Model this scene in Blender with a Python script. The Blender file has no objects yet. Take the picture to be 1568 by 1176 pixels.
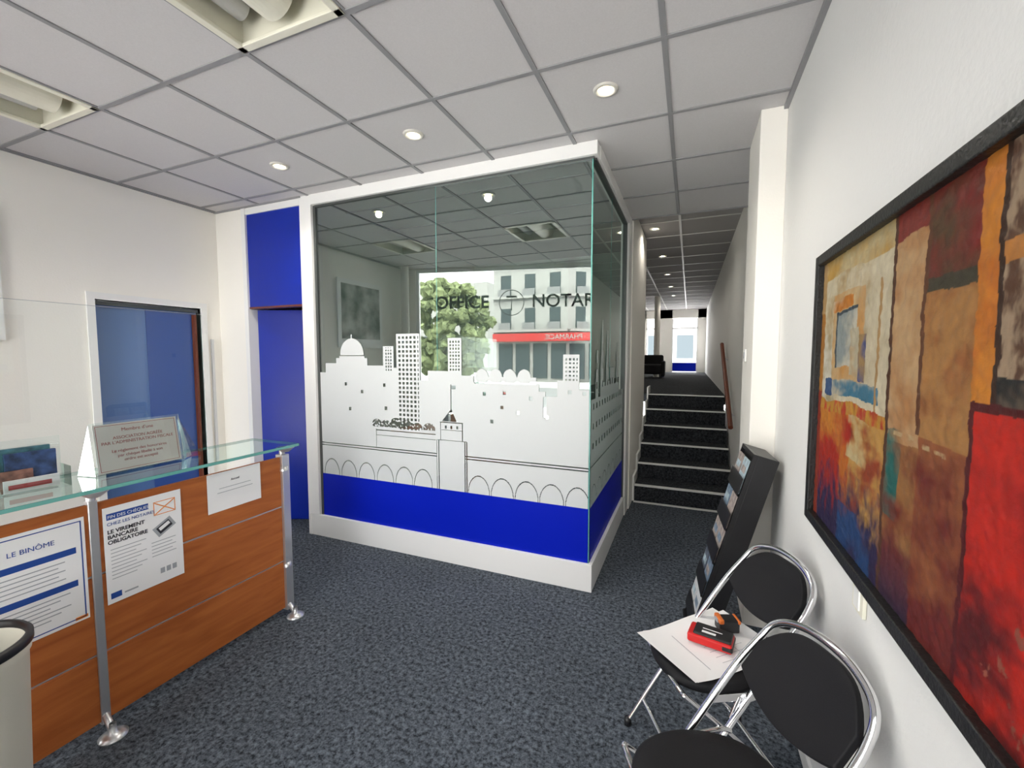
import bpy, bmesh, math, random
from mathutils import Vector, Matrix, noise
random.seed(4)
R=math.radians
scene=bpy.context.scene
COL=scene.collection
H=2.95   # ceiling height

# ---------------------------------------------------------------- materials
def nodes(m):
    m.use_nodes=True
    nt=m.node_tree
    return nt, nt.nodes['Principled BSDF']
def mat(name,color,rough=.5,metal=0,bump=0,bscale=40,var=0,vscale=8,spec=.5,coat=0,emit=None,es=0,alpha=1,trans=0):
    m=bpy.data.materials.new(name)
    nt,b=nodes(m)
    b.inputs['Base Color'].default_value=(*color,1)
    b.inputs['Roughness'].default_value=rough
    b.inputs['Metallic'].default_value=metal
    b.inputs['Specular IOR Level'].default_value=spec
    b.inputs['Coat Weight'].default_value=coat
    b.inputs['Alpha'].default_value=alpha
    b.inputs['Transmission Weight'].default_value=trans
    if emit:
        b.inputs['Emission Color'].default_value=(*emit,1)
        b.inputs['Emission Strength'].default_value=es
    tc=nt.nodes.new('ShaderNodeTexCoord')
    if var>0:
        n=nt.nodes.new('ShaderNodeTexNoise'); n.inputs['Scale'].default_value=vscale; n.inputs['Detail'].default_value=6
        nt.links.new(tc.outputs['Object'],n.inputs['Vector'])
        cr=nt.nodes.new('ShaderNodeValToRGB')
        cr.color_ramp.elements[0].position=.3; cr.color_ramp.elements[1].position=.7
        cr.color_ramp.elements[0].color=(*[c*(1-var) for c in color],1)
        cr.color_ramp.elements[1].color=(*[min(1,c*(1+var)) for c in color],1)
        nt.links.new(n.outputs['Fac'],cr.inputs['Fac']); nt.links.new(cr.outputs['Color'],b.inputs['Base Color'])
    if bump>0:
        n=nt.nodes.new('ShaderNodeTexNoise'); n.inputs['Scale'].default_value=bscale; n.inputs['Detail'].default_value=4
        nt.links.new(tc.outputs['Object'],n.inputs['Vector'])
        bp=nt.nodes.new('ShaderNodeBump'); bp.inputs['Strength'].default_value=bump; bp.inputs['Distance'].default_value=.01
        nt.links.new(n.outputs['Fac'],bp.inputs['Height']); nt.links.new(bp.outputs['Normal'],b.inputs['Normal'])
    return m
M={}
M['wall']=mat('wall_paint',(.92,.895,.84),.75,bump=.08,bscale=90)
M['wallr']=mat('wall_paint_grey',(.80,.80,.785),.7,bump=.12,bscale=60)
M['trim']=mat('white_gloss',(.86,.86,.85),.35)
M['tile']=mat('ceiling_tile',(.60,.585,.59),.9,bump=.08,bscale=260,var=.03,vscale=150)
M['bar']=mat('ceiling_bar',(.28,.28,.29),.6)
M['blue']=mat('blue_panel',(.003,.022,.34),.30,var=.05,vscale=3,spec=.4)
M['bluefilm']=mat('blue_film',(.0005,.012,.46),.45,spec=.15)
M['cream']=mat('cream_metal',(.80,.78,.66),.4)
M['grey']=mat('grey_metal',(.5,.5,.48),.45)
M['dark']=mat('dark_plastic',(.010,.010,.012),.4)
M['darkgap']=mat('dark_gap',(.01,.01,.01),.9)
M['steel']=mat('brushed_steel',(.66,.67,.69),.32,metal=.8,bump=.03,bscale=200)
M['alu']=mat('aluminium_dark',(.10,.11,.11),.4,metal=.5)
M['chrome']=mat('chrome',(.8,.8,.82),.09,metal=1)
M['black']=mat('black_fabric',(.006,.006,.008),.65,bump=.1,bscale=300,spec=.3)
M['frame']=mat('black_frame',(.008,.008,.008),.45,bump=.3,bscale=120)
M['paper']=mat('paper',(.86,.86,.87),.6)
M['pink']=mat('paper_pinkish',(.85,.78,.77),.6)
M['inkb']=mat('ink_blue',(.01,.06,.30),.6)
M['inkd']=mat('ink_dark',(.02,.02,.03),.6)
M['inkr']=mat('ink_red',(.42,.03,.04),.6)
M['inko']=mat('ink_orange',(.8,.25,.03),.6)
M['inkg']=mat('ink_grey',(.36,.38,.41),.6)
M['red']=mat('red_plastic',(.55,.008,.008),.35)
M['orange']=mat('orange_plastic',(.6,.14,.02),.4)
M['bin']=mat('cream_plastic',(.78,.75,.64),.45)
M['strip']=mat('nosing_metal',(.90,.91,.90),.4)
M['railwood']=mat('rail_wood',(.16,.035,.012),.4)
M['lamp']=mat('lamp_glow',(1,.95,.8),.4,emit=(1,.76,.36),es=5)
M['lampcore']=mat('lamp_core',(1,.95,.8),.4,emit=(1,.95,.8),es=40)
M['ring']=mat('lamp_ring',(.62,.60,.55),.3)
M['film']=mat('frosted_film',(.64,.67,.68),.42)
M['sky_facade']=mat('facade',(.27,.265,.25),.85)
M['facade_shadow']=mat('facade_shade_rail',(.15,.15,.15),.85)  # balcony rails, and the shade painted under the slabs
M['shop']=mat('shop_red',(.34,.008,.008),.5)
M['wglass']=mat('facade_window',(.04,.05,.055),.6,spec=.1)
M['leaf']=mat('leaves',(.15,.175,.085),.9,var=.7,vscale=6,bump=1,bscale=8,spec=.1)
M['bark']=mat('bark',(.05,.035,.025),.9)
M['street']=mat('asphalt',(.2,.2,.2),.9,var=.15)
M['pave']=mat('pavement',(.60,.59,.57),.9,var=.1)

# wood laminate
m=bpy.data.materials.new('cherry_laminate'); nt,b=nodes(m); M['wood']=m
tc=nt.nodes.new('ShaderNodeTexCoord'); mp=nt.nodes.new('ShaderNodeMapping'); mp.inputs['Scale'].default_value=(3,1.2,9)
n=nt.nodes.new('ShaderNodeTexNoise'); n.inputs['Scale'].default_value=2.6; n.inputs['Detail'].default_value=8; n.inputs['Distortion'].default_value=.6
cr=nt.nodes.new('ShaderNodeValToRGB'); e=cr.color_ramp.elements
e[0].position=.3; e[0].color=(.34,.090,.020,1); e[1].position=.72; e[1].color=(.50,.155,.038,1)
nt.links.new(tc.outputs['Object'],mp.inputs['Vector']); nt.links.new(mp.outputs['Vector'],n.inputs['Vector'])
nt.links.new(n.outputs['Fac'],cr.inputs['Fac']); nt.links.new(cr.outputs['Color'],b.inputs['Base Color']); b.inputs['Roughness'].default_value=.5
b.inputs['Specular IOR Level'].default_value=.35
# carpet
def carpet(name,dark,light):
    m=bpy.data.materials.new(name); nt,b=nodes(m)
    tc=nt.nodes.new('ShaderNodeTexCoord')
    n=nt.nodes.new('ShaderNodeTexNoise'); n.inputs['Scale'].default_value=48; n.inputs['Detail'].default_value=7; n.inputs['Roughness'].default_value=.8
    n2=nt.nodes.new('ShaderNodeTexNoise'); n2.inputs['Scale'].default_value=2.2; n2.inputs['Detail'].default_value=3
    cr=nt.nodes.new('ShaderNodeValToRGB'); e=cr.color_ramp.elements
    e[0].position=.40; e[0].color=(*dark,1); e[1].position=.66; e[1].color=(*light,1)
    nt.links.new(tc.outputs['Object'],n.inputs['Vector']); nt.links.new(tc.outputs['Object'],n2.inputs['Vector'])
    nt.links.new(n.outputs['Fac'],cr.inputs['Fac'])
    mx=nt.nodes.new('ShaderNodeMix'); mx.data_type='RGBA'; mx.blend_type='MULTIPLY'; mx.inputs[0].default_value=.4
    nt.links.new(cr.outputs['Color'],mx.inputs[6]); nt.links.new(n2.outputs['Fac'],mx.inputs[7])
    nt.links.new(mx.outputs[2],b.inputs['Base Color'])
    b.inputs['Roughness'].default_value=.95; b.inputs['Specular IOR Level'].default_value=.15
    bp=nt.nodes.new('ShaderNodeBump'); bp.inputs['Strength'].default_value=.5; bp.inputs['Distance'].default_value=.01
    nt.links.new(n.outputs['Fac'],bp.inputs['Height']); nt.links.new(bp.outputs['Normal'],b.inputs['Normal'])
    return m
M['carpet']=carpet('carpet_blue_grey',(.018,.022,.029),(.225,.262,.315))
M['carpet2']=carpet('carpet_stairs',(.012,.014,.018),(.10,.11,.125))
# clear glass sheet: transparent + mirror reflection
def glassmat(name,base,tint,rough=0.0):
    m=bpy.data.materials.new(name); m.use_nodes=True; nt=m.node_tree
    nt.nodes.clear()
    out=nt.nodes.new('ShaderNodeOutputMaterial'); mx=nt.nodes.new('ShaderNodeMixShader')
    tr=nt.nodes.new('ShaderNodeBsdfTransparent'); tr.inputs[0].default_value=(*tint,1)
    gl=nt.nodes.new('ShaderNodeBsdfGlossy'); gl.inputs['Roughness'].default_value=rough; gl.inputs[0].default_value=(.92,1,.97,1)
    fr=nt.nodes.new('ShaderNodeFresnel'); fr.inputs[0].default_value=1.5
    ma=nt.nodes.new('ShaderNodeMath'); ma.operation='MULTIPLY_ADD'; ma.inputs[1].default_value=.9; ma.inputs[2].default_value=base; ma.use_clamp=True
    nt.links.new(fr.outputs[0],ma.inputs[0]); nt.links.new(ma.outputs[0],mx.inputs[0])
    nt.links.new(tr.outputs[0],mx.inputs[1]); nt.links.new(gl.outputs[0],mx.inputs[2]); nt.links.new(mx.outputs[0],out.inputs[0])
    return m
M['glass']=glassmat('partition_glass',.27,(.50,.63,.59))
M['clear']=glassmat('clear_glass',.02,(.97,.98,.98))
M['acryl']=glassmat('acrylic',.01,(.95,.97,.97))
M['shelf']=glassmat('green_shelf_glass',.22,(.76,.92,.90))
M['gedge']=mat('glass_edge',(.14,.42,.38),.2,spec=.8)

# ---------------------------------------------------------------- helpers
def obj(name,me,mats=None,parent=None,smooth=False):
    o=bpy.data.objects.new(name,me); COL.objects.link(o)
    if mats:
        for mm in (mats if isinstance(mats,(list,tuple)) else [mats]): me.materials.append(mm)
    if smooth:
        for p in me.polygons: p.use_smooth=True
    if parent: o.parent=parent
    return o
def mesh(name,vs,fs,mt,parent=None,smooth=False):
    me=bpy.data.meshes.new(name); me.from_pydata(vs,[],fs); me.update()
    return obj(name,me,mt,parent,smooth)
def empty(name,loc=(0,0,0),rz=0,ry=0):
    o=bpy.data.objects.new(name,None); COL.objects.link(o); o.location=loc; o.rotation_euler=(0,ry,rz)
    o.empty_display_size=.1
    return o
def boxes(name,lst,mats,parent=None,bevel=0,clip=None):
    """lst: (x0,x1,y0,y1,z0,z1[,matindex])"""
    bm=bmesh.new()
    for b in lst:
        x0,x1,y0,y1,z0,z1=b[:6]
        vs=[bm.verts.new(c) for c in ((x0,y0,z0),(x1,y0,z0),(x1,y1,z0),(x0,y1,z0),(x0,y0,z1),(x1,y0,z1),(x1,y1,z1),(x0,y1,z1))]
        for f in ((0,3,2,1),(4,5,6,7),(0,1,5,4),(1,2,6,5),(2,3,7,6),(3,0,4,7)):
            ff=bm.faces.new([vs[i] for i in f]); ff.material_index=b[6] if len(b)>6 else 0
    if clip:
        bmesh.ops.bisect_plane(bm,geom=bm.verts[:]+bm.edges[:]+bm.faces[:],plane_co=clip[0],plane_no=clip[1],clear_outer=True)
    me=bpy.data.meshes.new(name); bm.to_mesh(me); bm.free()
    o=obj(name,me,mats,parent)
    if bevel:
        md=o.modifiers.new('bevel','BEVEL'); md.width=bevel; md.segments=3; md.limit_method='ANGLE'
    return o
def lathe(name,prof,mt,parent=None,loc=(0,0,0),seg=40,smooth=True):
    vs=[];fs=[]
    for r,z in prof:
        for i in range(seg):
            a=2*math.pi*i/seg; vs.append((loc[0]+r*math.cos(a),loc[1]+r*math.sin(a),loc[2]+z))
    for j in range(len(prof)-1):
        for i in range(seg):
            k=(i+1)%seg; fs.append((j*seg+i,j*seg+k,(j+1)*seg+k,(j+1)*seg+i))
    return mesh(name,vs,fs,mt,parent,smooth)
def tube(name,pts,r,mt,parent=None,smooth=True,cyc=False):
    P=[Vector(p) for p in pts]; out=[]
    if smooth:
        n=len(P)
        for i in range(n-1 if not cyc else n):
            p0=P[i-1] if (i>0 or cyc) else P[0]; p1=P[i]; p2=P[(i+1)%n]; p3=P[(i+2)%n] if (i+2<n or cyc) else P[-1]
            for k in range(8):
                t=k/8
                out.append(.5*((2*p1)+(p2-p0)*t+(2*p0-5*p1+4*p2-p3)*t*t+(3*p1-p0-3*p2+p3)*t**3))
        if not cyc: out.append(P[-1])
    else: out=P
    c=bpy.data.curves.new(name,'CURVE'); c.dimensions='3D'; c.bevel_depth=r; c.bevel_resolution=4; c.use_fill_caps=True
    s=c.splines.new('POLY'); s.points.add(len(out)-1)
    for i,p in enumerate(out): s.points[i].co=(*p,1)
    s.use_cyclic_u=cyc
    o=bpy.data.objects.new(name,c); COL.objects.link(o); c.materials.append(mt)
    if parent: o.parent=parent
    return o
def text(name,body,size,loc,rot,mt,parent=None,align='LEFT',ext=.0004,sp=1,off=0):
    c=bpy.data.curves.new(name,'FONT'); c.body=body; c.size=size; c.align_x=align; c.extrude=ext; c.space_line=sp; c.offset=off
    c.materials.append(mt)
    o=bpy.data.objects.new(name,c); COL.objects.link(o); o.location=loc; o.rotation_euler=rot
    if parent: o.parent=parent
    return o

# ---------------------------------------------------------------- storefront line (slanted)
SA=Vector((-4.2,-.05,0)); SB=Vector((.46,-1.075,0)); SD=(SB-SA).normalized(); SN=Vector((SD.y,-SD.x,0)) # outward (-Y)
if SN.y>0: SN=-SN
clip=(SA,SN)
XL,XR=-4.2,.46
YG=2.79   # glass partition front plane

# floor
boxes('floor',[(XL,XR,-1.2,4.83,-.12,0),(XL,-.58,4.83,5.95,-.12,0)],M['carpet'],clip=clip)
# upper hall floor + stairs
st=[]; nos=[]
for i in range(6):
    y0=4.83+.31*i; z=.175*(i+1)
    st.append((-.53,.44,y0,6.45,z-.175,z))
    nos.append((-.53,.44,y0-.014,y0+.030,z-.010,z+.004))
nos.append((-.53,.44,4.755,4.80,0,.006))
sc=empty('staircase',(0,5.5,0)); 
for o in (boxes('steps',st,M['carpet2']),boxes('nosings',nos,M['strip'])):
    o.parent=sc; o.matrix_parent_inverse=Matrix.Translation((0,-5.5,0))
sk=[]
for i in range(6):
    y0=4.83+.31*i; z=.175*(i+1)
    sk.append((-.55,-.531,y0-.03,y0+.31,z-.175,z+.1))
boxes('baseboard_stair',sk,M['trim'])
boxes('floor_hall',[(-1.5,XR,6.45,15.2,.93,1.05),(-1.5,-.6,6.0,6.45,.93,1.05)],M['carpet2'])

# walls
boxes('wall_left',[(XL-.12,XL,-.05,1.84,0,H+.1),(XL-.12,XL,2.61,6,0,H+.1),(XL-.12,XL,1.84,2.61,2.03,H+.1)],M['wall'])
boxes('wall_right',[(XR,XR+.12,-1.15,15.2,0,3.2)],M['wallr'])
boxes('wall_pillar',[(.33,XR,2.80,3.28,0,H)],M['wall'],bevel=.004)
boxes('wall_back',[(XL,-3.84,YG,YG+.1,0,H)],M['wall'])
boxes('wall_office_back',[(XL,-.6,5.9,6.0,0,3.2)],M['wall'])
boxes('wall_office_side',[(-3.12,-3.05,YG+.11,5.9,0,H)],M['wall'])
boxes('wall_corridor',[(-.62,-.55,4.52,5.9,0,3.2)],M['wall'])
boxes('wall_hall',[(-1.6,-1.5,5.9,15.2,0,3.2)],M['wall'])
# hall end wall with two glazed doors
ye=15.0
boxes('wall_hall_end',[(-1.5,-1.36,ye,ye+.1,1.05,3.2),(-1.0,-.55,ye,ye+.1,1.05,3.2),(.22,XR,ye,ye+.1,1.05,3.2),(-1.5,XR,ye,ye+.1,2.8,3.2)],M['wall'])
for k,(a,b_) in enumerate(((-1.36,-1.0),(-.55,.22))):
    w=empty('door_%d'%(k+3),((a+b_)/2,ye,1.9))
    for o in (boxes('frame',[(a,a+.03,ye,ye+.06,1.06,2.79),(b_-.03,b_,ye,ye+.06,1.06,2.79),(a,b_,ye,ye+.06,2.45,2.49)],M['trim']),
              boxes('blue_band',[(a+.03,b_-.03,ye+.02,ye+.03,1.08,1.36)],M['bluefilm'])):
        o.parent=w; o.matrix_parent_inverse=Matrix.Translation(-w.location)
boxes('street_building',[(-14,12,30,34,0,9,0)]+[(-8+k*1.8,-7+k*1.8,29.95,30,z,z+1.5,1) for k in range(9) for z in (1.4,4.2)],[M['sky_facade'],M['wglass']])
# hall round column
lathe('trim_column',[(.07,1.05),(.07,3.1)],M['wall'],loc=(-.78,11.5,0))
# baseboards
boxes('baseboard_right',[(XR-.012,XR,-1.1,2.8,0,.07)],M['wallr'])
boxes('baseboard_left',[(XL,XL+.012,0,1.80,0,.07),(XL,-3.84,YG-.012,YG,0,.07)],M['trim'])

# ceiling tiles
xs=[XL]+[-.135+.577*k for k in range(-7,2)]; xs=sorted(xs); xs[-1]=XR
ys=[2.02+.62*k for k in range(-5,5)]
holes={(i,j) for i in range(len(xs)-1) for j in range(len(ys)-1) if abs(ys[j]-.78)<.02 and (abs(xs[i]+1.866)<.02 or abs(xs[i]+3.597)<.02)}
tl=[]
for i in range(len(xs)-1):
    for j in range(len(ys)-1):
        if (i,j) in holes: continue
        tl.append((xs[i],xs[i+1],ys[j],ys[j+1],H,H+.03))
tl.append((XL,-.58,4.5,6.0,H,H+.03))
boxes('ceiling',tl,M['tile'],clip=clip)
gb=[]
for x in xs[1:-1]:
    if x<-4.19: continue
    gb.append((x-.012,x+.012,-1.2,4.5,H-.006,H+.002))
for y in ys[1:]: gb.append((XL,XR,y-.012,y+.012,H-.0065,H+.002))
gb+= [(XR-.022,XR,-1.2,2.8,H-.02,H),(XL,XL+.02,-1.2,YG,H-.012,H),(XL,-3.1,YG-.02,YG,H-.012,H)]
boxes('trim_ceiling_grid',gb,M['bar'],clip=clip)
# corridor ceiling (higher, after the first ceiling stops)
HC=3.07
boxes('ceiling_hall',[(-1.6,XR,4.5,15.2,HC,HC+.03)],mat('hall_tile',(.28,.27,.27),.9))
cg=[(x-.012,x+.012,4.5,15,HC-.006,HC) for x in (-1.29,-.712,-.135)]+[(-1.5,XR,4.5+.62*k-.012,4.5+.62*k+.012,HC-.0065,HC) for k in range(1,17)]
boxes('trim_hall_grid',cg,M['grey'])
boxes('trim_header',[(-.6,XR,4.49,4.51,H-.01,HC+.02)],M['bar'])

# recessed air/light cassettes
for x0 in (-1.866,-3.597):
    x1=x0+.577; y0,y1=.78,1.40
    c=empty('ceiling_vent',((x0+x1)/2,(y0+y1)/2,H))
    parts=[boxes('housing',[(x0,x0+.012,y0,y1,H,H+.22),(x1-.012,x1,y0,y1,H,H+.22),(x0,x1,y0,y0+.012,H,H+.22),(x0,x1,y1-.012,y1,H,H+.22),(x0,x1,y0,y1,H+.2,H+.22)],M['cream']),
           boxes('frame',[(x0,x0+.035,y0,y1,H-.012,H+.004),(x1-.035,x1,y0,y1,H-.012,H+.004),(x0,x1,y0,y0+.035,H-.012,H+.004),(x0,x1,y1-.035,y1,H-.012,H+.004)],M['cream'],bevel=.003),
           boxes('slot',[(x0+.1,x0+.19,y0+.02,y1-.02,H+.13,H+.14),(x1-.19,x1-.1,y0+.02,y1-.02,H+.13,H+.14)],M['darkgap'])]
    for cx,rr in ((x0+.29,.10),(x0+.09,.045),(x1-.09,.045)):
        vs=[];fs=[]
        S=16
        for e_,yy in enumerate((y0+.02,y1-.07)):
            for i in range(S+1):
                a=math.pi+math.pi*i/S
                vs.append((cx+rr*math.cos(a),yy,H+.10+rr*math.sin(a)))
        for i in range(S): fs.append((i,i+1,S+2+i,S+1+i))
        fs.append(tuple(range(S+1))); fs.append(tuple(range(2*S+1,S,-1)))
        parts.append(mesh('louvre',vs,fs,M['cream'] if rr>.05 else M['grey'],smooth=False))
    for o in parts: o.parent=c; o.matrix_parent_inverse=Matrix.Translation(-c.location)

# downlights
def downlight(x,y,z,en,r=.045):
    c=empty('downlight',(x,y,z))
    lathe('ring',[(r+.018,0),(r+.015,-.009),(r,-.010),(r-.006,-.002)],M['ring'],c,seg=32)
    lathe('reflector',[(r-.004,-.002),(.022,-.004)],M['lamp'],c,seg=32)
    lathe('bulb',[(.022,-.004),(.018,-.008),(.001,-.010)],M['lampcore'],c,seg=32)
    l=bpy.data.lights.new('lamp','SPOT'); l.energy=en; l.spot_size=R(150); l.spot_blend=.8; l.color=(1,.93,.82); l.shadow_soft_size=.03
    o=bpy.data.objects.new('lamp',l); COL.objects.link(o); o.parent=c; o.location=(0,0,-.03)
for x in (-2.74,-1.6,-.43): downlight(x,2.29,H,38)
for y in (5.35,6.85,8.4,9.9,11.4): downlight(-.41,y,HC,12)

# ---------------------------------------------------------------- storefront
def seg(lst,name,mt,parent=None):
    vs=[];fs=[]
    for (t0,t1,d0,d1,z0,z1) in lst:
        b0=len(vs)
        for z in (z0,z1):
            for (t,d) in ((t0,d0),(t1,d0),(t1,d1),(t0,d1)):
                p=SA+SD*t+SN*d; vs.append((p.x,p.y,z))
        for f in ((0,3,2,1),(4,5,6,7),(0,1,5,4),(1,2,6,5),(2,3,7,6),(3,0,4,7)): fs.append(tuple(b0+i for i in f))
    return mesh(name,vs,fs,mt,parent)
L=(SB-SA).length
seg([(0,.20,0,.14,0,3.1),(L-.15,L+.1,0,.14,0,3.1),(.2,L-.15,0,.14,0,.20),(.2,L-.15,0,.14,2.92,3.1)],'wall_front',M['wall'])
w=empty('window_1',(-1.9,-.6,1.6))
pp=[seg([(.2,.24,.03,.09,.20,2.92),(L-.19,L-.15,.03,.09,.20,2.92),(3.35,3.39,.03,.09,.20,2.92),(.24,L-.19,.03,.09,.20,.24),(.24,L-.19,.03,.09,2.89,2.92)],'frame',M['trim'])]
def q(t,d,z): p=SA+SD*t+SN*d; return (p.x,p.y,z)
pp.append(mesh('pane',[q(.24,.06,.24),q(L-.19,.06,.24),q(L-.19,.06,2.89),q(.24,.06,2.89)],[(0,1,2,3)],M['clear']))
ang=math.atan2(SD.y,SD.x)
M['let']=mat('lettering_grey',(.025,.03,.035),.6)
p=q(.50,.055,2.33); pp.append(text('lettering_office','OFFICE',.27,p,(R(90),0,ang),M['let'],off=.006))
p=q(2.03,.055,2.33); pp.append(text('lettering_notarial','NOTARIAL',.27,p,(R(90),0,ang),M['let'],off=.003))
pc=Vector(q(1.72,.055,2.40))
pp.append(tube('emblem',[pc+SD*.19*math.cos(2*math.pi*i/32)+Vector((0,0,.19*math.sin(2*math.pi*i/32))) for i in range(32)],.006,M['inkg'],smooth=False,cyc=True))
pp.append(tube('emblem_bars',[pc+SD*(-.08)+Vector((0,0,.09)),pc+SD*.08+Vector((0,0,.09)),pc+Vector((0,0,.09)),pc+Vector((0,0,-.11))],.014,M['let'],smooth=False))
for o in pp:
    o.parent=w; o.matrix_parent_inverse=Matrix.Translation(-w.location)
lathe('trim_front_column',[(.06,0),(.06,H)],M['wall'],loc=(-4.05,.12,0))
# portal for daylight
l=bpy.data.lights.new('window_portal','AREA'); l.shape='RECTANGLE'; l.size=L-.35; l.size_y=2.7; l.cycles.is_portal=True
o=bpy.data.objects.new('window_portal',l); COL.objects.link(o); mid=SA+SD*(L/2)+SN*.16; o.location=(mid.x,mid.y,1.55)
o.rotation_euler=(-SN).to_track_quat('-Z','Z').to_euler()

# street outside
boxes('street_ground',[(-45,30,-16,-7,-.16,-.12,0),(-45,30,-7,0,-.14,-.02,1),(-45,30,-45,-16,-.14,-.02,1)],[M['street'],M['pave']],clip=((SA+SN*.14),-SN))
# corner building: straight front + wing receding
cb_=empty('street_building',(-6.7,-19.4,0))
def facade(name,length,nw,ww,rot,first,sgn):
    e_=empty(name,(0,0,0),rz=rot); e_.parent=cb_
    def X(a,b_): return (min(sgn*a,sgn*b_),max(sgn*a,sgn*b_))
    bl=[(*X(0,length),-6,0,0,17,0)]
    for fl in range(7):
        z=3.15+fl*2.05
        bl.append((*X(0,length),0,.35,z-.12,z+.02,0)); bl.append((*X(0,length),0,.02,z-.24,z-.12,2))  # slab, then a dark strip painting its shadow on the facade below
        for k in range(nw):
            x=first+k*ww
            bl.append((*X(x,x+ww*.42),0,.03,z+.12,z+1.35,1))
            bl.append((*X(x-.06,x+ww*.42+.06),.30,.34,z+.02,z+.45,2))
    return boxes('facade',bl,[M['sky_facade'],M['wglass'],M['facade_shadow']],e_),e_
facade('front',4.9,3,1.6,0,.5,-1)
facade('wing',16,10,1.5,R(-38),.45,1)
boxes('shop_front',[(-4.7,2.2,0,.6,2.45,2.92,0)]+[(-4.5+k*1.15,-3.6+k*1.15,0,.1,.2,2.3,1) for k in range(6)],[M['shop'],M['wglass']],cb_)
text('shop_lettering','PHARMACIE',.42,(1.0,.62,2.55),(R(90),0,R(180)),M['sky_facade'],cb_)
boxes('street_building',[(-40,-19,-44,-34,0,9,0)]+[(-39+k*2.4,-37.8+k*2.4,-34,-33.95,2+f*3,3.6+f*3,1) for k in range(8) for f in range(2)],[M['sky_facade'],M['wglass']])
t=empty('street_tree',(-11.0,-12.5,0))
tube('trunk',[(0,0,-.1),(.05,0,1.4),(-.05,.1,2.6),(.1,0,3.6)],.16,M['bark'],t)
bm=bmesh.new()
for i in range(340):
    a=random.uniform(0,6.28); zz=random.uniform(.8,5.0)
    rm=2.3*math.sqrt(max(.12,1-((zz-2.8)/2.4)**2)); rr=rm*math.sqrt(random.random())
    bmesh.ops.create_icosphere(bm,subdivisions=2,radius=random.uniform(.12,.30),matrix=Matrix.Translation((rr*math.cos(a),rr*math.sin(a),zz)))
for v in bm.verts:
    v.co+=noise.noise_vector(v.co*5)*.20+noise.noise_vector(v.co*14)*.12
me=bpy.data.meshes.new('crown'); bm.to_mesh(me); bm.free(); obj('crown',me,M['leaf'],t)

# ---------------------------------------------------------------- left side: doors
d=empty('door_1',(XL,2.22,1.0))
D=[boxes('casing',[(XL-.12,XL+.015,1.79,1.84,0,2.08),(XL-.12,XL+.015,2.61,2.66,0,2.08),(XL-.12,XL+.015,1.84,2.61,2.03,2.08)],M['trim']),
   boxes('leaf',[(XL-.10,XL-.06,1.845,2.605,.01,2.0)],mat('blue_leaf',(.09,.18,.42),.3)),
   boxes('top_rail',[(XL-.05,XL-.02,1.85,2.60,1.99,2.02)],M['alu']),
   boxes('wood_edge',[(XL-.058,XL-.02,2.565,2.585,.01,1.97)],M['railwood']),
   boxes('pull_bar',[(XL+.02,XL+.04,2.675,2.695,.6,1.75)],M['steel']),
   boxes('leaf_slot',[(XL-.06,XL-.055,2.20,2.56,.02,1.98)],mat('blue_dark',(.035,.09,.34),.3))]
for o in D: o.parent=d; o.matrix_parent_inverse=Matrix.Translation(-d.location)
# blue door next to the glass, slightly ajar
boxes('trim_door',[(-3.84,-3.79,YG-.01,YG+.12,0,H),(-3.79,-3.12,YG-.005,YG+.1,2.88,H)],M['trim'])
boxes('wall_blue_transom',[(-3.79,-3.12,YG+.01,YG+.07,2.045,2.88)],M['blue'])
boxes('trim_transom_edge',[(-3.79,-3.12,YG+.005,YG+.075,2.03,2.045)],M['railwood'])
d=empty('door_2',(-3.785,YG+.08,0),rz=R(22))
boxes('leaf',[(0,.70,0,.04,.008,2.025)],M['blue'],d)
tube('handle',[(.60,-.05,1.03),(.66,-.05,1.03),(.66,0,1.03)],.008,M['steel'],d,smooth=False)

# ---------------------------------------------------------------- glass partition
gp=empty('glass_partition',(-1.8,YG,0))
XC=-.573; XP=-3.12
G=[]
G.append(boxes('plinth',[(XP+.03,XC,YG,YG+.08,0,.19),(XC-.08,XC,YG+.08,4.5,0,.19)],M['trim'],bevel=.003))
G.append(boxes('post',[(XP,-2.99,YG-.005,YG+.11,.19,H),(XC-.06,XC+.01,4.32,4.52,0,H),(XP,XP+.03,YG-.005,YG+.11,0,.19)],M['trim'],bevel=.003))
G.append(boxes('header',[(-2.99,XC+.005,YG-.01,YG+.08,H-.085,H),(XC-.075,XC+.01,YG+.08,4.32,H-.085,H)],M['trim'],bevel=.003))
zg0,zg1=.19,H-.085
G.append(boxes('channel',[(-2.99,-2.965,YG+.02,YG+.05,zg0,zg1),(-2.965,XC-.02,YG+.015,YG+.05,zg1-.014,zg1),(XC-.045,XC-.01,YG+.05,4.32,zg1-.014,zg1),(XC-.045,XC-.01,4.295,4.32,zg0,zg1)],M['alu']))
yp=YG+.03; xp=XC-.03
G.append(mesh('pane_front',[(-2.965,yp,zg0),(xp,yp,zg0),(xp,yp,zg1),(-2.965,yp,zg1)],[(0,1,2,3)],M['glass']))
G.append(mesh('pane_side',[(xp,yp,zg0),(xp,4.30,zg0),(xp,4.30,zg1),(xp,yp,zg1)],[(0,1,2,3)],M['glass']))
G.append(boxes('glass_edges',[(xp-.004,xp+.004,yp-.006,yp,zg0,zg1),(-1.782,-1.779,yp-.001,yp+.001,zg0,zg1),(xp-.001,xp+.001,3.55,3.555,zg0,zg1)],M['gedge']))
G.append(boxes('blue_band',[(-2.965,xp-.002,yp-.006,yp-.004,zg0,.565),(xp+.004,xp+.006,yp+.006,4.295,zg0,.565)],M['bluefilm']))

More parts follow.
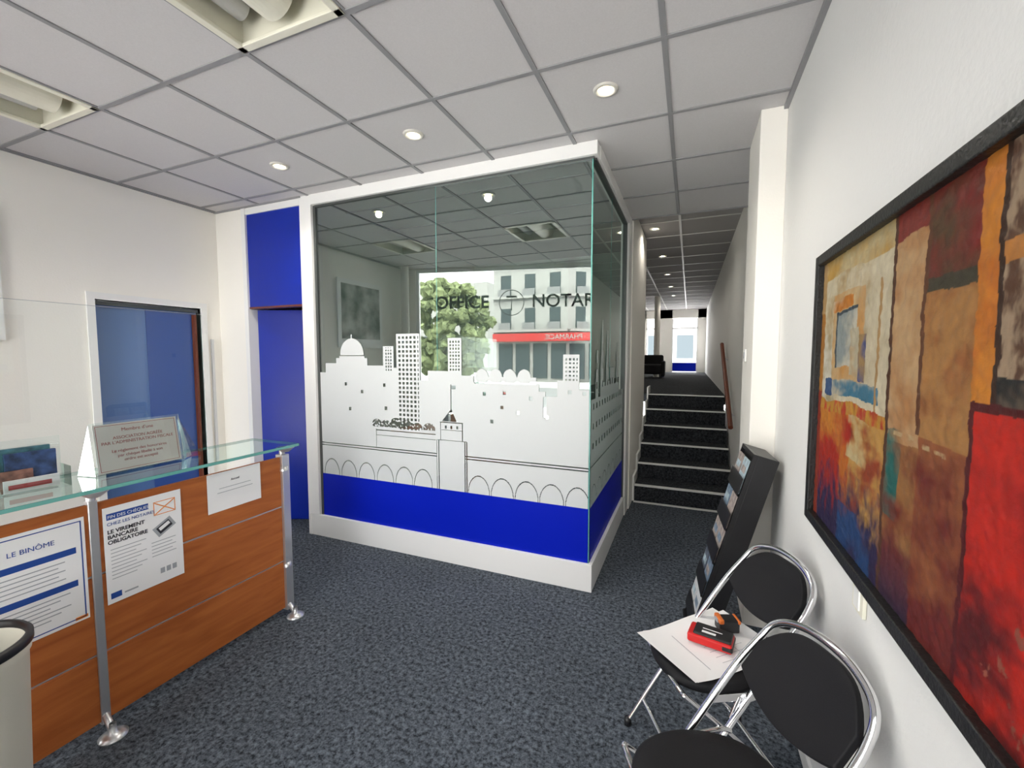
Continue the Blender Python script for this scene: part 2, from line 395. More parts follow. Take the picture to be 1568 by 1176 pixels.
blocks=[(-2.97,-2.90,1.454),(-2.90,-2.78,1.533),(-2.78,-2.45,1.575),(-2.745,-2.475,1.60),(-2.45,-2.29,1.515),(-2.29,-2.185,1.674),(-2.185,-2.158,1.50),
(-2.158,-1.936,1.77),(-1.936,-1.865,1.403),(-1.865,-1.686,1.479),(-1.686,-1.568,1.727),(-1.568,-1.47,1.45),(-1.47,-1.40,1.385),(-1.47,-.96,1.40),
(-.96,-.9135,1.35),(-.9135,-.83,1.315),(-.83,-.789,1.43),(-.789,-.678,1.604),(-.678,-.58,1.37)]
wins=[(-2.27,-2.20,1.47,1.66,.024,.026),(-2.145,-1.95,1.0,1.75,.036,.036),(-1.675,-1.58,1.48,1.715,.024,.026),(-.78,-.69,1.42,1.59,.026,.028)]
dots=[(-2.51,1.30),(-2.28,1.36),(-2.68,1.36),(-1.38,1.32),(-1.24,1.225),(-1.115,1.19),(-1.32,1.12),(-1.22,1.33),(-.74,1.35),(-2.27,1.17),(-2.64,1.15),(-1.02,1.30),(-.64,1.345),(-.90,1.17)]
arcs=[(-2.86,.085),(-2.67,.085),(-2.48,.085),(-2.29,.085),(-2.10,.085),(-1.92,.085),(-1.43,.09),(-1.24,.09),(-1.05,.09),(-.865,.09),(-.68,.085)]
trees=[(-2.36,1.04,.05),(-2.27,1.035,.05),(-2.17,1.05,.06),(-2.07,1.04,.055),(-1.97,1.03,.05),(-1.86,1.03,.055)]
def inside(x,z):
    ok=False
    for a,b_,t_ in blocks:
        if a<=x<b_ and z<=t_: ok=True;break
    if not ok:
        if ((x+2.61)/.125)**2+((z-1.605)/.135)**2<1 and z>1.60: ok=True
        if abs(x+2.61)<.006 and z<1.775: ok=True
        for cx in (-1.40,-1.29,-1.18,-1.07):
            if ((x-cx)/.05)**2+((z-1.445)/.055)**2<1 and z<1.55: ok=True
        if -1.46<x<-.98 and 1.415<z<1.445: ok=True
        if not ok: return False
    for x0,x1,z0,z1,w_,h_ in wins:
        if x0<x<x1 and z0<z<z1:
            fx=((x-x0)/w_)%1; fz=((z-z0)/h_)%1
            if .25<fx<.75 and .25<fz<.78: return False
    for a,b_ in dots:
        if abs(x-a)<.012 and abs(z-b_)<.014: return False
    if -.93<x<-.905 and 1.17<z<1.315: return False
    if -1.46<x<-.98 and 1.393<z<1.403: return False
    if -2.745<x<-2.475 and 1.594<z<1.601: return False
    for zz in (.84,.822):
        if abs(z-zz)<.0032 and not(-1.79<x<-1.545): return False
    for a,b_,r_ in trees:
        if ((x-a)/r_)**2+((z-b_)/(r_*.8))**2<1 and z>1.015 and noise.noise(Vector((x*60,z*60,0)))<.25: return False
    if -2.37<x<-1.80 and (.985<z<.991 or .945<z<.950): return False
    if abs(x+2.37)<.003 and .84<z<1.0: return False
    for xx in (-1.79,-1.773,-1.545,-1.528):
        if abs(x-xx)<.003 and .565<z<.95: return False
    if -1.79<x<-1.53 and abs(z-.95)<.003: return False
    if abs(x+1.66)<.003 and 1.18<z<1.38: return False
    if -1.66<x<-1.62 and 1.345<z<1.375: return False
    rz=(z-1.095)/.10
    if 0<rz<1 and -1.66-.085*(1-rz)<x<-1.66+.085*(1-rz)*.55: return False
    if abs(z-1.088)<.003 and -1.76<x<-1.56: return False
    for xx in (-1.71,-1.66,-1.61):
        if abs(x-xx)<.008 and 1.04<z<1.065: return False
    if abs(z-1.03)<.002 and -1.75<x<-1.57: return False
    for xx in (-1.755,-1.565):
        if abs(x-xx)<.0025 and .95<z<1.088: return False
    for a,w_ in arcs:
        e_=((x-a)/w_)**2+((z-.57)/.135)**2
        if .90<e_<1.0: return False
    return True
def runs(fn,x0,x1,z0,z1,dx,dz,tov):
    vs=[];fs=[]
    nz=int(round((z1-z0)/dz)); nx=int(round((x1-x0)/dx))
    for j in range(nz):
        z=z0+j*dz; s=None
        for i in range(nx+1):
            x=x0+i*dx
            f=i<nx and fn(x+dx/2,z+dz/2)
            if f and s is None: s=x
            if not f and s is not None:
                b0=len(vs); vs+= [tov(s,z),tov(x,z),tov(x,z+dz),tov(s,z+dz)]; fs.append((b0,b0+1,b0+2,b0+3)); s=None
    return vs,fs
vs,fs=runs(inside,-2.965,xp-.004,.565,1.78,.004,.004,lambda x,z:(x,yp-.005,z))
G.append(mesh('skyline_film',vs,fs,M['film']))
def inside2(y,z):
    prof=[(2.8,3.15,1.30),(3.15,3.55,1.40),(3.55,3.75,1.50),(3.75,4.0,1.36),(4.0,4.3,1.28)]
    sp=[(3.02,1.70,.05),(3.20,1.86,.055),(3.42,1.80,.055),(3.9,1.72,.05)]
    ok=any(a<=y<b_ and z<t_ for a,b_,t_ in prof)
    for a,t_,w_ in sp:
        if z<t_ and abs(y-a)<w_*min(1,(t_-z)/.35+.08): ok=True
    if not ok: return False
    if abs(z-.84)<.004: return False
    for k in range(7):
        e_=((y-(2.95+.2*k))/.09)**2+((z-.57)/.13)**2
        if .9<e_<1: return False
    if int(y*28)%3==0 and int(z*22)%3==0 and z>.95: return False
    return True
vs,fs=runs(inside2,2.83,4.29,.565,1.88,.008,.008,lambda y,z:(xp+.005,y,z))
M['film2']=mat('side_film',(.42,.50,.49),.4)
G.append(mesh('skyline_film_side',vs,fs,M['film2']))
for o in G: o.parent=gp; o.matrix_parent_inverse=Matrix.Translation(-gp.location)

# handrail
hr=empty('handrail',(.42,5.6,1.3))
parts=[tube('rail',[(.40,4.83,.87),(.40,6.5,1.75)],.024,M['railwood'],smooth=False),
 tube('bracket_1',[(.458,5.1,.95),(.40,5.1,1.0)],.008,M['steel'],smooth=False),tube('bracket_2',[(.458,6.2,1.54),(.40,6.2,1.58)],.008,M['steel'],smooth=False)]
for o in parts: o.parent=hr; o.matrix_parent_inverse=Matrix.Translation(-hr.location)

# ---------------------------------------------------------------- reception counter
XF=-2.27
rc=empty('reception_counter',(XF-.25,.9,0))
C=[]
for a,b_ in ((.02,.93),(.962,1.83)):
    for z0,z1 in ((.045,.335),(.345,.675),(.685,.985)):
        C.append(boxes('panel',[(XF-.02,XF,a,b_,z0,z1)],M['wood'],bevel=.0015))
C.append(boxes('rails',[(XF-.016,XF-.006,.02,1.83,.335,.345),(XF-.016,XF-.006,.02,1.83,.675,.685)],M['steel']))
C.append(boxes('posts',[(XF-.03,XF+.006,.93,.962,.03,1.0),(XF-.04,XF+.018,1.83,1.880,.03,1.0),(XF-.03,XF+.006,-.012,.02,.03,1.0)],M['steel'],bevel=.004))
C.append(boxes('end_panel',[(XF-.75,XF-.04,1.81,1.835,.02,.74)],M['grey']))
C.append(boxes('desk_top',[(XF-.80,XF-.03,0,1.835,.735,.76)],M['wood'],bevel=.003))
C.append(boxes('inner_back',[(XF-.03,XF-.022,.02,1.83,.05,.98)],M['grey']))
for y in (.946,1.852):
    C.append(lathe('foot',[(.001,0),(.048,0),(.050,.006),(.03,.016),(.014,.022),(.012,.06)],M['steel'],loc=(XF+.07,y-.01,0)))
    C.append(tube('foot_arm',[(XF-.01,y,.07),(XF+.03,y-.005,.05),(XF+.07,y-.01,.02)],.014,M['steel']))
    C.append(tube('shelf_arm',[(XF-.01,y,.93),(XF-.01,y,1.0),(XF-.01,y,1.045)],.016,M['steel'],smooth=False))
    C.append(lathe('shelf_clamp',[(.001,-.03),(.02,-.028),(.05,-.004),(.05,0)],M['steel'],loc=(XF+.02,y,1.046)))
for z in (.90,.30): C.append(lathe('hinge_disc',[(.001,.03),(.022,.028),(.024,0)],M['steel'],loc=(XF+.004,1.850,z)))
x0,x1,y0,y1,z0,z1=-2.61,-2.20,-.1,1.91,1.047,1.062
C.append(mesh('glass_shelf',[(x0,y0,z1),(x1,y0,z1),(x1,y1,z1),(x0,y1,z1)],[(0,1,2,3)],M['shelf']))
C.append(boxes('glass_shelf_edge',[(x1-.004,x1,y0,y1,z0,z1),(x0,x1,y1-.004,y1,z0,z1),(x0,x0+.004,y0,y1,z0,z1)],M['gedge']))
for o in C: o.parent=rc; o.matrix_parent_inverse=Matrix.Translation(-rc.location)

# acrylic screen on the shelf back
sc_=empty('acrylic_screen',(-2.57,.9,1.062))
o=mesh('sheet',[(-2.57,.0,1.064),(-2.57,1.60,1.064),(-2.57,1.60,1.83),(-2.57,.0,1.83)],[(0,1,2,3)],M['acryl']); o.parent=sc_; o.matrix_parent_inverse=Matrix.Translation(-sc_.location)
o=boxes('sheet_edge',[(-2.571,-2.569,.0,1.60,1.829,1.831)],M['inkg']); o.parent=sc_; o.matrix_parent_inverse=Matrix.Translation(-sc_.location)

RX=(R(90),0,R(90))
def sheet(name,y0,y1,z0,z1,x=XF+.003,mt='paper'):
    e_=empty(name,(x,y0,z0))
    boxes('sheet',[(0,.0015,0,y1-y0,0,z1-z0)],M[mt],e_)
    return e_
def bar(p,y0,y1,z0,z1,mt): return boxes('print',[(.0015,.0021,y0,y1,z0,z1)],M[mt],p)
def txt(p,s,size,y,z,mt,al='LEFT',off=0): text('print_text',s,size,(.002,y,z),RX,M[mt],p,al,off=off)
# poster A
p=sheet('notice_poster',.60,.915,.52,.945)
for a in ((.01,.305,.012,.016),(.01,.305,.408,.412),(.01,.014,.012,.412),(.301,.305,.012,.412)): bar(p,*a,'inkb')
for a in ((.006,.05,.404,.416),(.27,.309,.008,.020)): bar(p,*a,'inko')
txt(p,'LE BINÔME',.026,.16,.345,'inkb','CENTER'); bar(p,.03,.285,.285,.31,'inkb'); bar(p,.03,.285,.15,.175,'inkb')
for k in range(5): bar(p,.04,.25-.02*(k%2),.262-.017*k,.266-.017*k,'inkg')
for k in range(6): bar(p,.04,.26-.03*(k%3),.130-.016*k,.134-.016*k,'inkg')
# poster B
p=sheet('notice_poster',.975,1.275,.535,.955)
bar(p,.012,.165,.365,.392,'inkb'); txt(p,'FIN DES CHÈQUES',.0185,.015,.371,'paper')
txt(p,'CHEZ LES NOTAIRES',.019,.012,.340,'inkb')
for k,s_ in enumerate(('LE VIREMENT','BANCAIRE','OBLIGATOIRE')): txt(p,s_,.023,.012,.305-.023*k,'inkd',off=.0006)
for a in ((.185,.275,.325,.328),(.185,.275,.385,.388),(.185,.188,.325,.388),(.272,.275,.325,.388)): bar(p,*a,'inko')
tube('cross',[(.002,.19,.33),(.002,.27,.383)],.002,M['inko'],p,smooth=False)
tube('cross_b',[(.002,.19,.383),(.002,.27,.33)],.002,M['inko'],p,smooth=False)
for (yy,zz,ww,hh,mt_,xx) in ((.225,.262,.042,.026,'inkg',0),(.225,.262,.030,.017,'inkd',.0005),(.225,.266,.024,.008,'paper',.001)):
    o=boxes('print',[(.0015,.0021,-ww,ww,-hh,hh)],M[mt_],p); o.location=(xx,yy,zz); o.rotation_euler=(R(30),0,0)
for k in range(9): bar(p,.02,.15-.02*(k%3),.232-.016*k,.235-.016*k,'inkg')
for k in range(5): bar(p,.17,.27-.015*(k%2),.20-.016*k,.203-.016*k,'inkg')
bar(p,.012,.05,.02,.045,'inkb'); bar(p,.06,.11,.025,.032,'inkg')
for k in range(3): bar(p,.20+.025*k,.218+.025*k,.045,.07,'inkg')
# sheet C
p=sheet('notice_sheet',1.40,1.695,.78,.985)
txt(p,'Accueil',.016,.147,.15,'inkd','CENTER'); bar(p,.06,.235,.118,.121,'inkg'); bar(p,.05,.245,.096,.099,'inkg')

# sign holder (acrylic, tilted) and leaflet holder
s=empty('sign_holder',(-2.40,1.03,1.066),ry=R(-9))
boxes('card',[(0,.002,0,.335,.005,.225)],M['pink'],s)
for a in ((.008,.327,.012,.014),(.008,.327,.216,.218),(.008,.010,.012,.218),(.325,.327,.012,.218)):
    boxes('border',[(.002,.0024,*a)],M['inkr'],s)
text('t1',"Membre d'une",.022,(.003,.167,.186),RX,M['inkr'],s,'CENTER')
text('t2',"ASSOCIATION AGRÉÉE\nPAR L'ADMINISTRATION FISCALE",.0195,(.003,.167,.152),RX,M['inkr'],s,'CENTER',sp=1.1)
text('t3',"Le règlement des honoraires\npar chèque libellé à son\nordre est accepté",.019,(.003,.167,.092),RX,M['inkr'],s,'CENTER',sp=1.15)
boxes('acrylic_front',[(.004,.006,-.012,.347,.002,.235)],M['acryl'],s)
mesh('wing_a',[(0,-.012,0),(-.10,-.03,.0165),(0,-.012,.23)],[(0,1,2)],M['shelf'],s)
mesh('wing_b',[(0,.347,0),(-.06,.42,.010),(0,.347,.235)],[(0,1,2)],M['shelf'],s)
mesh('wing_c',[(-.03,.35,.005),(.0,.43,.002),(-.03,.36,.235)],[(0,1,2)],M['shelf'],s)
boxes('base',[(-.10,.004,-.012,.347,0,.002)],M['acryl'],s).rotation_euler=(0,R(9),0)
lh=empty('leaflet_holder',(-2.41,.70,1.0635),rz=R(-6)); lh.scale=(1.18,1.18,1.18)
boxes('back',[(-.06,-.057,0,.19,0,.17),(.03,.033,0,.19,0,.05),(-.06,.033,0,.002,0,.07),(-.06,.033,.188,.19,0,.07)],M['acryl'],lh)
mesh('stand',[(.04,-.0,0),(-.06,-.0,0),(-.02,-.0,.18),(.04,.03,0)],[(0,1,2),(0,3,2)],M['shelf'],lh)
boxes('leaflets',[(-.05,-.035,.03,.16,.004,.145,0),(-.033,-.02,.05,.17,.004,.13,1),(-.018,-.01,.02,.11,.004,.075,2),(-.008,0,.04,.17,.004,.045,3),(-.034,-.0338,.0,.1,.1,.12,0)],[mat('leaf_teal',(.05,.14,.17),.4,var=.7,vscale=30),mat('leaf_navy',(.03,.06,.15),.4,var=.6,vscale=40),mat('leaf_brown',(.2,.1,.08),.4,var=.6,vscale=40),M['paper']],lh)
boxes('card_text',[(.001,.0015,.05,.15,.015,.03)],M['inkr'],lh)

# ---------------------------------------------------------------- waste bin
wb=empty('waste_bin',(-2.005,.495,0))
lathe('body',[(.001,.0),(.125,0),(.130,.01),(.150,.66),(.156,.668),(.156,.70)],M['bin'],wb,seg=64)
lathe('rim',[(.157,.690),(.162,.694),(.162,.715),(.156,.722),(.146,.720),(.144,.70)],M['dark'],wb,seg=64)
lathe('inner_wall',[(.146,.716),(.140,.60),(.132,.3),(.001,.29)],M['bin'],wb,seg=64)
lathe('bag',[(.139,.60),(.120,.56),(.09,.50),(.001,.47)],M['darkgap'],wb,seg=64)
vs=[];fs=[]
for i in range(21):
    u=-1+2*i/20; t_=R(-12)+.42*u; hh=.030*math.sqrt(max(0,1-u**4))
    for z in (.53-hh,.53+hh):
        r_=.1295+.0310*z+.003
        vs.append((r_*math.cos(t_),r_*math.sin(t_),z))
for i in range(20): fs.append((2*i,2*i+2,2*i+3,2*i+1))
mesh('grip_hole',vs,fs,M['dark'],wb,smooth=True)

# ---------------------------------------------------------------- wall picture left
p=empty('framed_photo',(XL+.003,.50,1.70))
boxes('frame',[(0,.02,0,.86,0,.90)],mat('photo_mount',(.9,.9,.9),.5),p); boxes('image',[(.02,.022,.06,.80,.12,.84)],mat('bw_photo',(.34,.33,.32),.6,var=.97,vscale=5,spec=.1),p)

# ---------------------------------------------------------------- painting right wall
pa=empty('abstract_painting',(XR-.002,1.195,.985))
Wd=1.47; Hh=.975
fw=.036
boxes('frame',[(-.035,0,-Wd/2,-Wd/2+fw,0,Hh),(-.035,0,Wd/2-fw,Wd/2,0,Hh),(-.035,0,-Wd/2+fw,Wd/2-fw,0,fw),(-.035,0,-Wd/2+fw,Wd/2-fw,Hh-fw,Hh),(-.008,0,-Wd/2+fw,Wd/2-fw,fw,Hh-fw)],M['frame'],pa,bevel=.004)
NX,NZ=560,360
def mixc(a,b_,t_): t_=max(0,min(1,t_)); return tuple(a[i]*(1-t_)+b_[i]*t_ for i in range(3))
def nz_(x,y,s,o=0): return noise.fractal(Vector((x*s,y*s,o)),.8,2.0,4)
def paint(a,b_):
    a0,b0=a,b_
    a=a+nz_(a0,b0,6,1)*.006; b_=b_+nz_(a0,b0,6,5)*.012
    n1=nz_(a0,b0,9,2); n2=nz_(a0*3,b0,14,9)
    cream=(.70,.61,.43)
    if a<.03: 
        c=(.45,.20,.04) if b_>.5 else (.30,.04,.02)
        if b_>.80: c=(.52,.33,.14)
    elif a<.435:
        if b_>.48:
            c=mixc(cream,(.50,.36,.18),n1*1.2+.12)
            if a<.13 and b_<.72: c=mixc((.74,.69,.56),(.45,.36,.2),n1*1.5+.2)
            if .33<a<.435: c=mixc(cream,(.56,.46,.30),n1+.3)
            if .10<a<.31 and .55<b_<.86: c=mixc((.64,.46,.24),(.62,.32,.10),n1+.3)
            if .10<a<.24 and .80<b_<.84: c=mixc((.62,.22,.03),cream,n1+.2)
            if .13<a<.27 and .60<b_<.79: c=mixc((.30,.34,.33),(.60,.56,.45),n1*1.2+.45)
            if (.125<a<.27 and .785<b_<.797) or (.125<a<.136 and .60<b_<.79): c=(.05,.07,.09)
            if .285<a<.325 and .56<b_<.70: c=mixc((.01,.06,.26),(.4,.25,.1),n1*1.2+.2)
            if .235<a<.285 and .57<b_<.72: c=mixc((.56,.30,.09),(.54,.48,.34),n1+.5)
            if .06<a<.40 and .50<b_<.555: c=mixc((.06,.20,.30),(.56,.50,.38),n1*1.8+.55)
            if .06<a<.11 and .50<b_<.56: c=(.05,.10,.22)
            if b_>.93: c=mixc((.58,.34,.08),(.6,.48,.26),n1+.5)
            if .36<a and b_<.86 and abs(a-.385)<.006: c=(.5,.3,.12)
        else:
            c=mixc((.58,.16,.02),(.46,.025,.012),(a-.05)*1.6+n1)
            if a<.2: c=mixc((.62,.22,.03),(.44,.025,.012),(.45-b_)*6+n1)
            if .26<a<.435: c=mixc((.58,.31,.08),(.34,.06,.02),(.36-b_)*4+n1*1.6)
            if .24<a<.36 and .30<b_<.48: c=mixc((.64,.50,.26),c,n1*1.5+.4)
            if b_<.26: c=mixc(c,(.03,.02,.07),(.26-b_)*6+n2*.8)
            if .2<a<.4 and b_<.14: c=mixc(c,(.02,.06,.18),.75+n1)
            if .44<b_<.48: c=mixc((.60,.30,.04),(.5,.05,.02),n2*1.4+.3)
    elif a<.447: c=(.10,.04,.02)
    elif a<.56:
        c=mixc((.60,.38,.19),(.48,.23,.09),n1+.35)
        if b_>.93: c=(.24,.03,.02)
        if b_<.42: c=mixc((.36,.16,.05),(.20,.03,.015),(.42-b_)*3+n1)
        if a<.50 and .22<b_<.45: c=mixc((.02,.14,.12),c,abs(a-.47)*16+n1*.9)
        if .435<b_<.445: c=mixc((.6,.42,.22),c,n2*2+.6)
        if b_<.20: c=mixc(c,(.04,.02,.05),(.2-b_)*5)
        if a>.548 and b_>.45: c=(.14,.05,.02)
    elif a<.685:
        c=mixc((.46,.22,.07),(.34,.12,.035),n1*1.4+.35)
        if b_>.80: c=mixc((.22,.02,.015),(.10,.05,.02),n1+.3)
        if .78<b_<.81: c=(.06,.05,.03)
        if b_<.45: c=mixc((.32,.10,.035),(.17,.02,.015),(.45-b_)*2.6+n1*.9)
        if .425<b_<.435 and a<.64: c=mixc((.6,.42,.22),c,n2*2+.6)
    elif a<.725 and b_>.55:
        c=mixc((.70,.25,.03),(.58,.16,.02),n1+.4)
    else:
        if b_>.55:
            c=mixc((.44,.31,.20),(.12,.055,.03),n2*1.8+.45)
            if b_<.60: c=mixc((.02,.02,.02),c,.25+n1)
            if .80<b_<.84: c=(.55,.22,.05)
            if a<.735: c=(.05,.02,.01)
        else:
            c=mixc((.62,.022,.010),(.46,.016,.010),n1*1.4+.3)
            if b_<.30: c=mixc(c,(.12,.01,.01),(.30-b_)*3.2+n1)
            if n2>.6 and b_<.25: c=(.30,.08,.05)
            if a<.695 or b_>.535: c=(.10,.01,.01)
    k=(1+.12*n2)*.66
    return tuple(max(0,v*k) for v in c)
vs=[];fs=[];cols=[]
iw=Wd-2*fw; ih=Hh-2*fw
for j in range(NZ+1):
    for i in range(NX+1):
        a=i/NX; b_=j/NZ
        y=Wd/2-fw-a*iw; z=fw+b_*ih
        vs.append((-.014-.002*noise.noise(Vector((a*60,b_*45,0))),y,z)); cols.append(paint(a*1.04,b_))
for j in range(NZ):
    for i in range(NX):
        k=j*(NX+1)+i; fs.append((k,k+NX+1,k+NX+2,k+1))
m=bpy.data.materials.new('oil_paint'); nt,b=nodes(m); at=nt.nodes.new('ShaderNodeAttribute'); at.attribute_name='Col'
nt.links.new(at.outputs['Color'],b.inputs['Base Color']); b.inputs['Roughness'].default_value=.55; b.inputs['Specular IOR Level'].default_value=.3
tc=nt.nodes.new('ShaderNodeTexCoord'); n=nt.nodes.new('ShaderNodeTexNoise'); n.inputs['Scale'].default_value=70; n.inputs['Detail'].default_value=6
bp=nt.nodes.new('ShaderNodeBump'); bp.inputs['Strength'].default_value=.3; bp.inputs['Distance'].default_value=.006
nt.links.new(tc.outputs['Object'],n.inputs['Vector']); nt.links.new(n.outputs['Fac'],bp.inputs['Height']); nt.links.new(bp.outputs['Normal'],b.inputs['Normal'])
o=mesh('canvas',vs,fs,m,pa,smooth=True)
ca=o.data.color_attributes.new('Col','FLOAT_COLOR','POINT')
for i,c in enumerate(cols): ca.data[i].color=(*c,1)

# wall switch
sw=empty('light_switch',(XR-.001,1.435,.925)); boxes('plate',[(-.01,0,-.04,.04,-.04,.04)],M['cream'],sw,bevel=.003); boxes('rocker',[(-.014,-.008,-.02,.02,-.028,.028)],M['trim'],sw,bevel=.002)
sw=empty('wall_socket',(.329,3.08,1.6)); boxes('plate',[(-.01,0,-.03,.03,-.04,.04)],M['trim'],sw,bevel=.003); boxes('rocker',[(-.014,-.008,-.015,.015,-.02,.02)],M['inkg'],sw,bevel=.002)

# ---------------------------------------------------------------- leaflet rack
rk=empty('leaflet_rack',(.03,2.60,0),ry=R(15.2),rz=R(4))
boxes('body',[(0,.100,-.15,.15,.037,1.13)],M['dark'],rk,bevel=.004)
boxes('sides',[(-.020,.0,-.152,-.144,.03,1.13),(-.020,.0,.144,.152,.03,1.13),(-.03,0,-.144,.144,.03,.05),(-.02,.0,-.144,.144,1.11,1.13)],M['dark'],rk)
cols_=[mat('leaf_w',(.62,.64,.66),.5),mat('leaf_a',(.16,.22,.30),.5,var=.5,vscale=30),mat('leaf_d',(.10,.12,.16),.5,var=.5,vscale=30),mat('leaf_b',(.40,.50,.56),.5,var=.4,vscale=30),mat('leaf_c',(.35,.30,.28),.5,var=.5,vscale=30)]
random.seed(2)
for k in range(5):
    z=.10+.20*k
    boxes('pocket',[(-.034,-.028,-.144,.144,z,z+.09)],M['dark'],rk)
    for s_ in (-1,1):
        o=boxes('leaflets',[(-.006,.0,-.058,.058,0,.185)],cols_[random.randrange(5)],rk); o.location=(-.020,s_*.07,z+.002); 
        boxes('leaflet_print',[(-.0268,-.0262,s_*.07-.045,s_*.07+.045,z+.11,z+.145)],cols_[random.choice((1,3,4))],rk)
boxes('back_foot',[(.100,.12,-.10,.10,.10,.14)],M['dark'],rk)

# ---------------------------------------------------------------- folding chairs
def chair(cx,cy,rz):
    c=empty('folding_chair',(cx,cy,0),rz=rz)
    r=.011; hw=.183; zt0=.825
    tube('main_frame',[(.24,-.195,.011),(.05,-.195,.30),(-.16,-.193,.60),(-.25,-hw,.715),(-.29,-hw*.86,.78),(-.31,-hw*.47,.815),(-.315,0,zt0),(-.31,hw*.47,.815),(-.29,hw*.86,.78),(-.25,hw,.715),(-.16,.193,.60),(.05,.195,.30),(.24,.195,.011)],r,M['chrome'],c)
    tube('rear_frame',[(-.25,-.172,.011),(-.02,-.172,.24),(.16,-.172,.405),(.185,-.15,.425),(.19,0,.428),(.185,.15,.425),(.16,.172,.405),(-.02,.172,.24),(-.25,.172,.011)],r*.9,M['chrome'],c)
    tube('rear_stretcher',[(-.20,-.17,.06),(-.20,.17,.06)],r*.8,M['chrome'],c,smooth=False)
    tube('front_stretcher',[(.175,-.193,.11),(.175,.193,.11)],r*.8,M['chrome'],c,smooth=False)
    for s_ in (-1,1):
        tube('seat_bracket',[(-.02,s_*.195,.41),(-.13,s_*.185,.43),(-.17,s_*.185,.42)],.007,M['chrome'],c)
        tube('hinge_bar',[(.02,s_*.183,.345),(-.01,s_*.183,.42)],.008,M['chrome'],c,smooth=False)
        boxes('bracket_plate',[(-.04,.10,s_*.183-.004,s_*.183+.004,.405,.432)],M['chrome'],c,bevel=.003)
        for x in (.24,-.25): 
            yy=s_*(.195 if x>0 else .172)
            lathe('foot_cap',[(.001,0),(.015,0),(.015,.03),(.001,.034)],M['dark'],c,loc=(x,yy,0),seg=16)
    vs=[];fs=[];S=56
    prof=[(0,.418),(.90,.418),(.985,.424),(1.0,.436),(.985,.450),(.93,.458),(.7,.463),(.4,.461),(0.001,.460)]
    for rr,z in prof:
        for i in range(S):
            a=2*math.pi*i/S; ca_,sa_=math.cos(a),math.sin(a)
            x=.205*math.copysign(abs(ca_)**.85,ca_); y=.180*math.copysign(abs(sa_)**.80,sa_)
            if x<0: y*=1-.12*(x/-.205)
            vs.append((rr*x+.005,rr*y,z))
    for j in range(len(prof)-1):
        for i in range(S):
            k=(i+1)%S; fs.append((j*S+i,j*S+k,(j+1)*S+k,(j+1)*S+i))
    mesh('seat',vs,fs,M['black'],c,smooth=True)
    vs=[];fs=[];A,B=24,10
    for i in range(A+1):
        y=-.168+.336*i/A; e_=abs(y)/.172
        zt=.803-.095*e_**3.2; zb=.60+.045*e_**2
        for j in range(B+1):
            z=zb+(zt-zb)*j/B
            xl=-.16-(z-.60)*.78 if z<.715 else -.25-(z-.715)*.60
            x=xl-.014*(1-e_**2)
            vs.append((x+.004,y,z))
    for i in range(A):
        for j in range(B):
            k=i*(B+1)+j; fs.append((k,k+B+1,k+B+2,k+1))
    o=mesh('back_pad',vs,fs,M['black'],c,smooth=True)
    md=o.modifiers.new('s','SOLIDIFY'); md.thickness=.022; md.offset=0
    md=o.modifiers.new('b','BEVEL'); md.width=.008; md.segments=3
    return c
chair(.095,1.765,R(208))
chair(.090,1.200,R(209))

# paper and tools on first chair
ps=empty('paper_sheets',(.11,1.80,.4655),rz=R(43))
vs=[];fs=[]
for i in range(21):
    for j in range(15):
        x=-.215+.43*i/20; y=-.149+.298*j/14
        z=.002+.006*max(0,(abs(x)-.15)/.06)+.002*math.sin(x*20)
        vs.append((x,y,z))
for i in range(20):
    for j in range(14):
        k=i*15+j; fs.append((k,k+15,k+16,k+1))
o=mesh('sheet',vs,fs,M['paper'],ps,smooth=True)
o=mesh('sheet_under',[(v[0]-.015,v[1]+.02,v[2]-.0022) for v in vs],fs,M['paper'],ps,smooth=True); o.rotation_euler=(0,0,R(4))
for k in range(7):
    boxes('print',[(-.05,.05+.03*(k%3),-.10+.03*k,-.0985+.03*k,.0035,.0040)],M['inkg'],ps)
boxes('print',[(-.12,-.118,-.11,.09,.0035,.0040),(.06,.062,-.10,.02,.0035,.0040)],M['inkg'],ps)
bt=empty('measuring_tool',(.105,1.80,.4725),rz=R(-12))
boxes('body',[(-.08,.08,-.045,.045,0,.036)],M['red'],bt,bevel=.008)
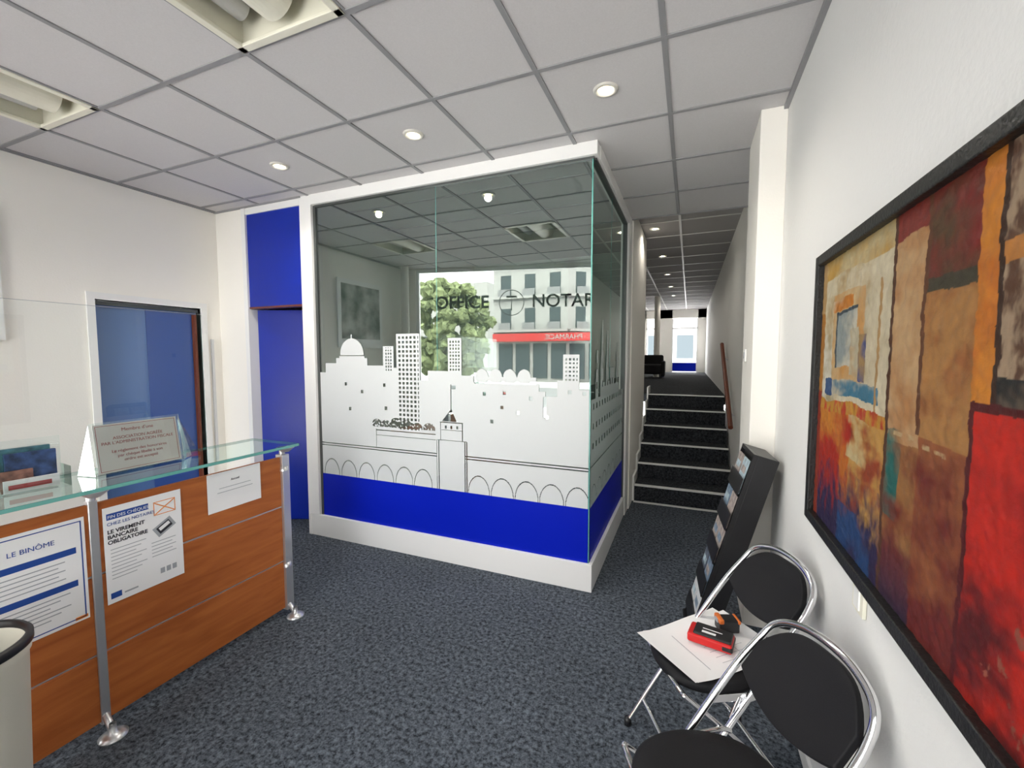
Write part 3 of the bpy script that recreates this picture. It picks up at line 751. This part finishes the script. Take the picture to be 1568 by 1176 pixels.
boxes('top_panel',[(-.06,.076,-.038,.039,.030,.044)],M['dark'],bt,bevel=.006)
boxes('side_grip',[(.045,.083,-.047,.047,.008,.026)],M['dark'],bt,bevel=.005)
boxes('label',[(-.03,.02,-.024,-.012,.044,.0448),(-.03,.04,.002,.006,.044,.0448)],M['paper'],bt)
cb=empty('laser_level',(.17,1.91,.4725),rz=R(20))
boxes('body',[(-.04,.04,-.028,.028,0,.05)],M['dark'],cb,bevel=.006)
boxes('cap',[(-.042,-.022,-.03,.03,.036,.056),(.030,.044,-.03,.03,.036,.052)],M['orange'],cb,bevel=.006)
boxes('lens',[(-.045,-.041,-.012,.012,.035,.05)],M['inkg'],cb)

# dark armchair in hall
ac=empty('armchair',(-.85,11.0,1.05),rz=R(-90)); ac.scale=(.8,.8,.8)
boxes('seat',[(-.3,.3,-.3,.3,.12,.42)],M['black'],ac,bevel=.05); boxes('back',[(-.34,-.2,-.32,.32,.12,.70)],M['black'],ac,bevel=.06)
boxes('arms',[(-.3,.3,-.38,-.28,.05,.52),(-.3,.3,.28,.38,.05,.52)],M['black'],ac,bevel=.04); boxes('legs',[(x,x+.04,y,y+.04,0,.14) for x in (-.28,.24) for y in (-.28,.24)],M['dark'],ac)

# ---------------------------------------------------------------- world, sun, camera
w=bpy.data.worlds.new('world'); scene.world=w; w.use_nodes=True
bg=w.node_tree.nodes['Background']; bg.inputs[0].default_value=(.98,.97,.965,1); bg.inputs[1].default_value=14
l=bpy.data.lights.new('sun','SUN'); l.energy=5; l.angle=R(3); l.color=(1,.95,.86)
o=bpy.data.objects.new('sun',l); COL.objects.link(o); o.rotation_euler=(R(-40),0,R(12))
cam=bpy.data.cameras.new('camera'); cam.lens=15.107; cam.sensor_width=36; cam.clip_start=.02
o=bpy.data.objects.new('camera',cam); COL.objects.link(o); o.location=(0,0,1.6); o.rotation_euler=(R(90-3.82),0,R(22.43))
scene.camera=o
scene.view_settings.view_transform='Standard'
scene.view_settings.exposure=0
print('done')
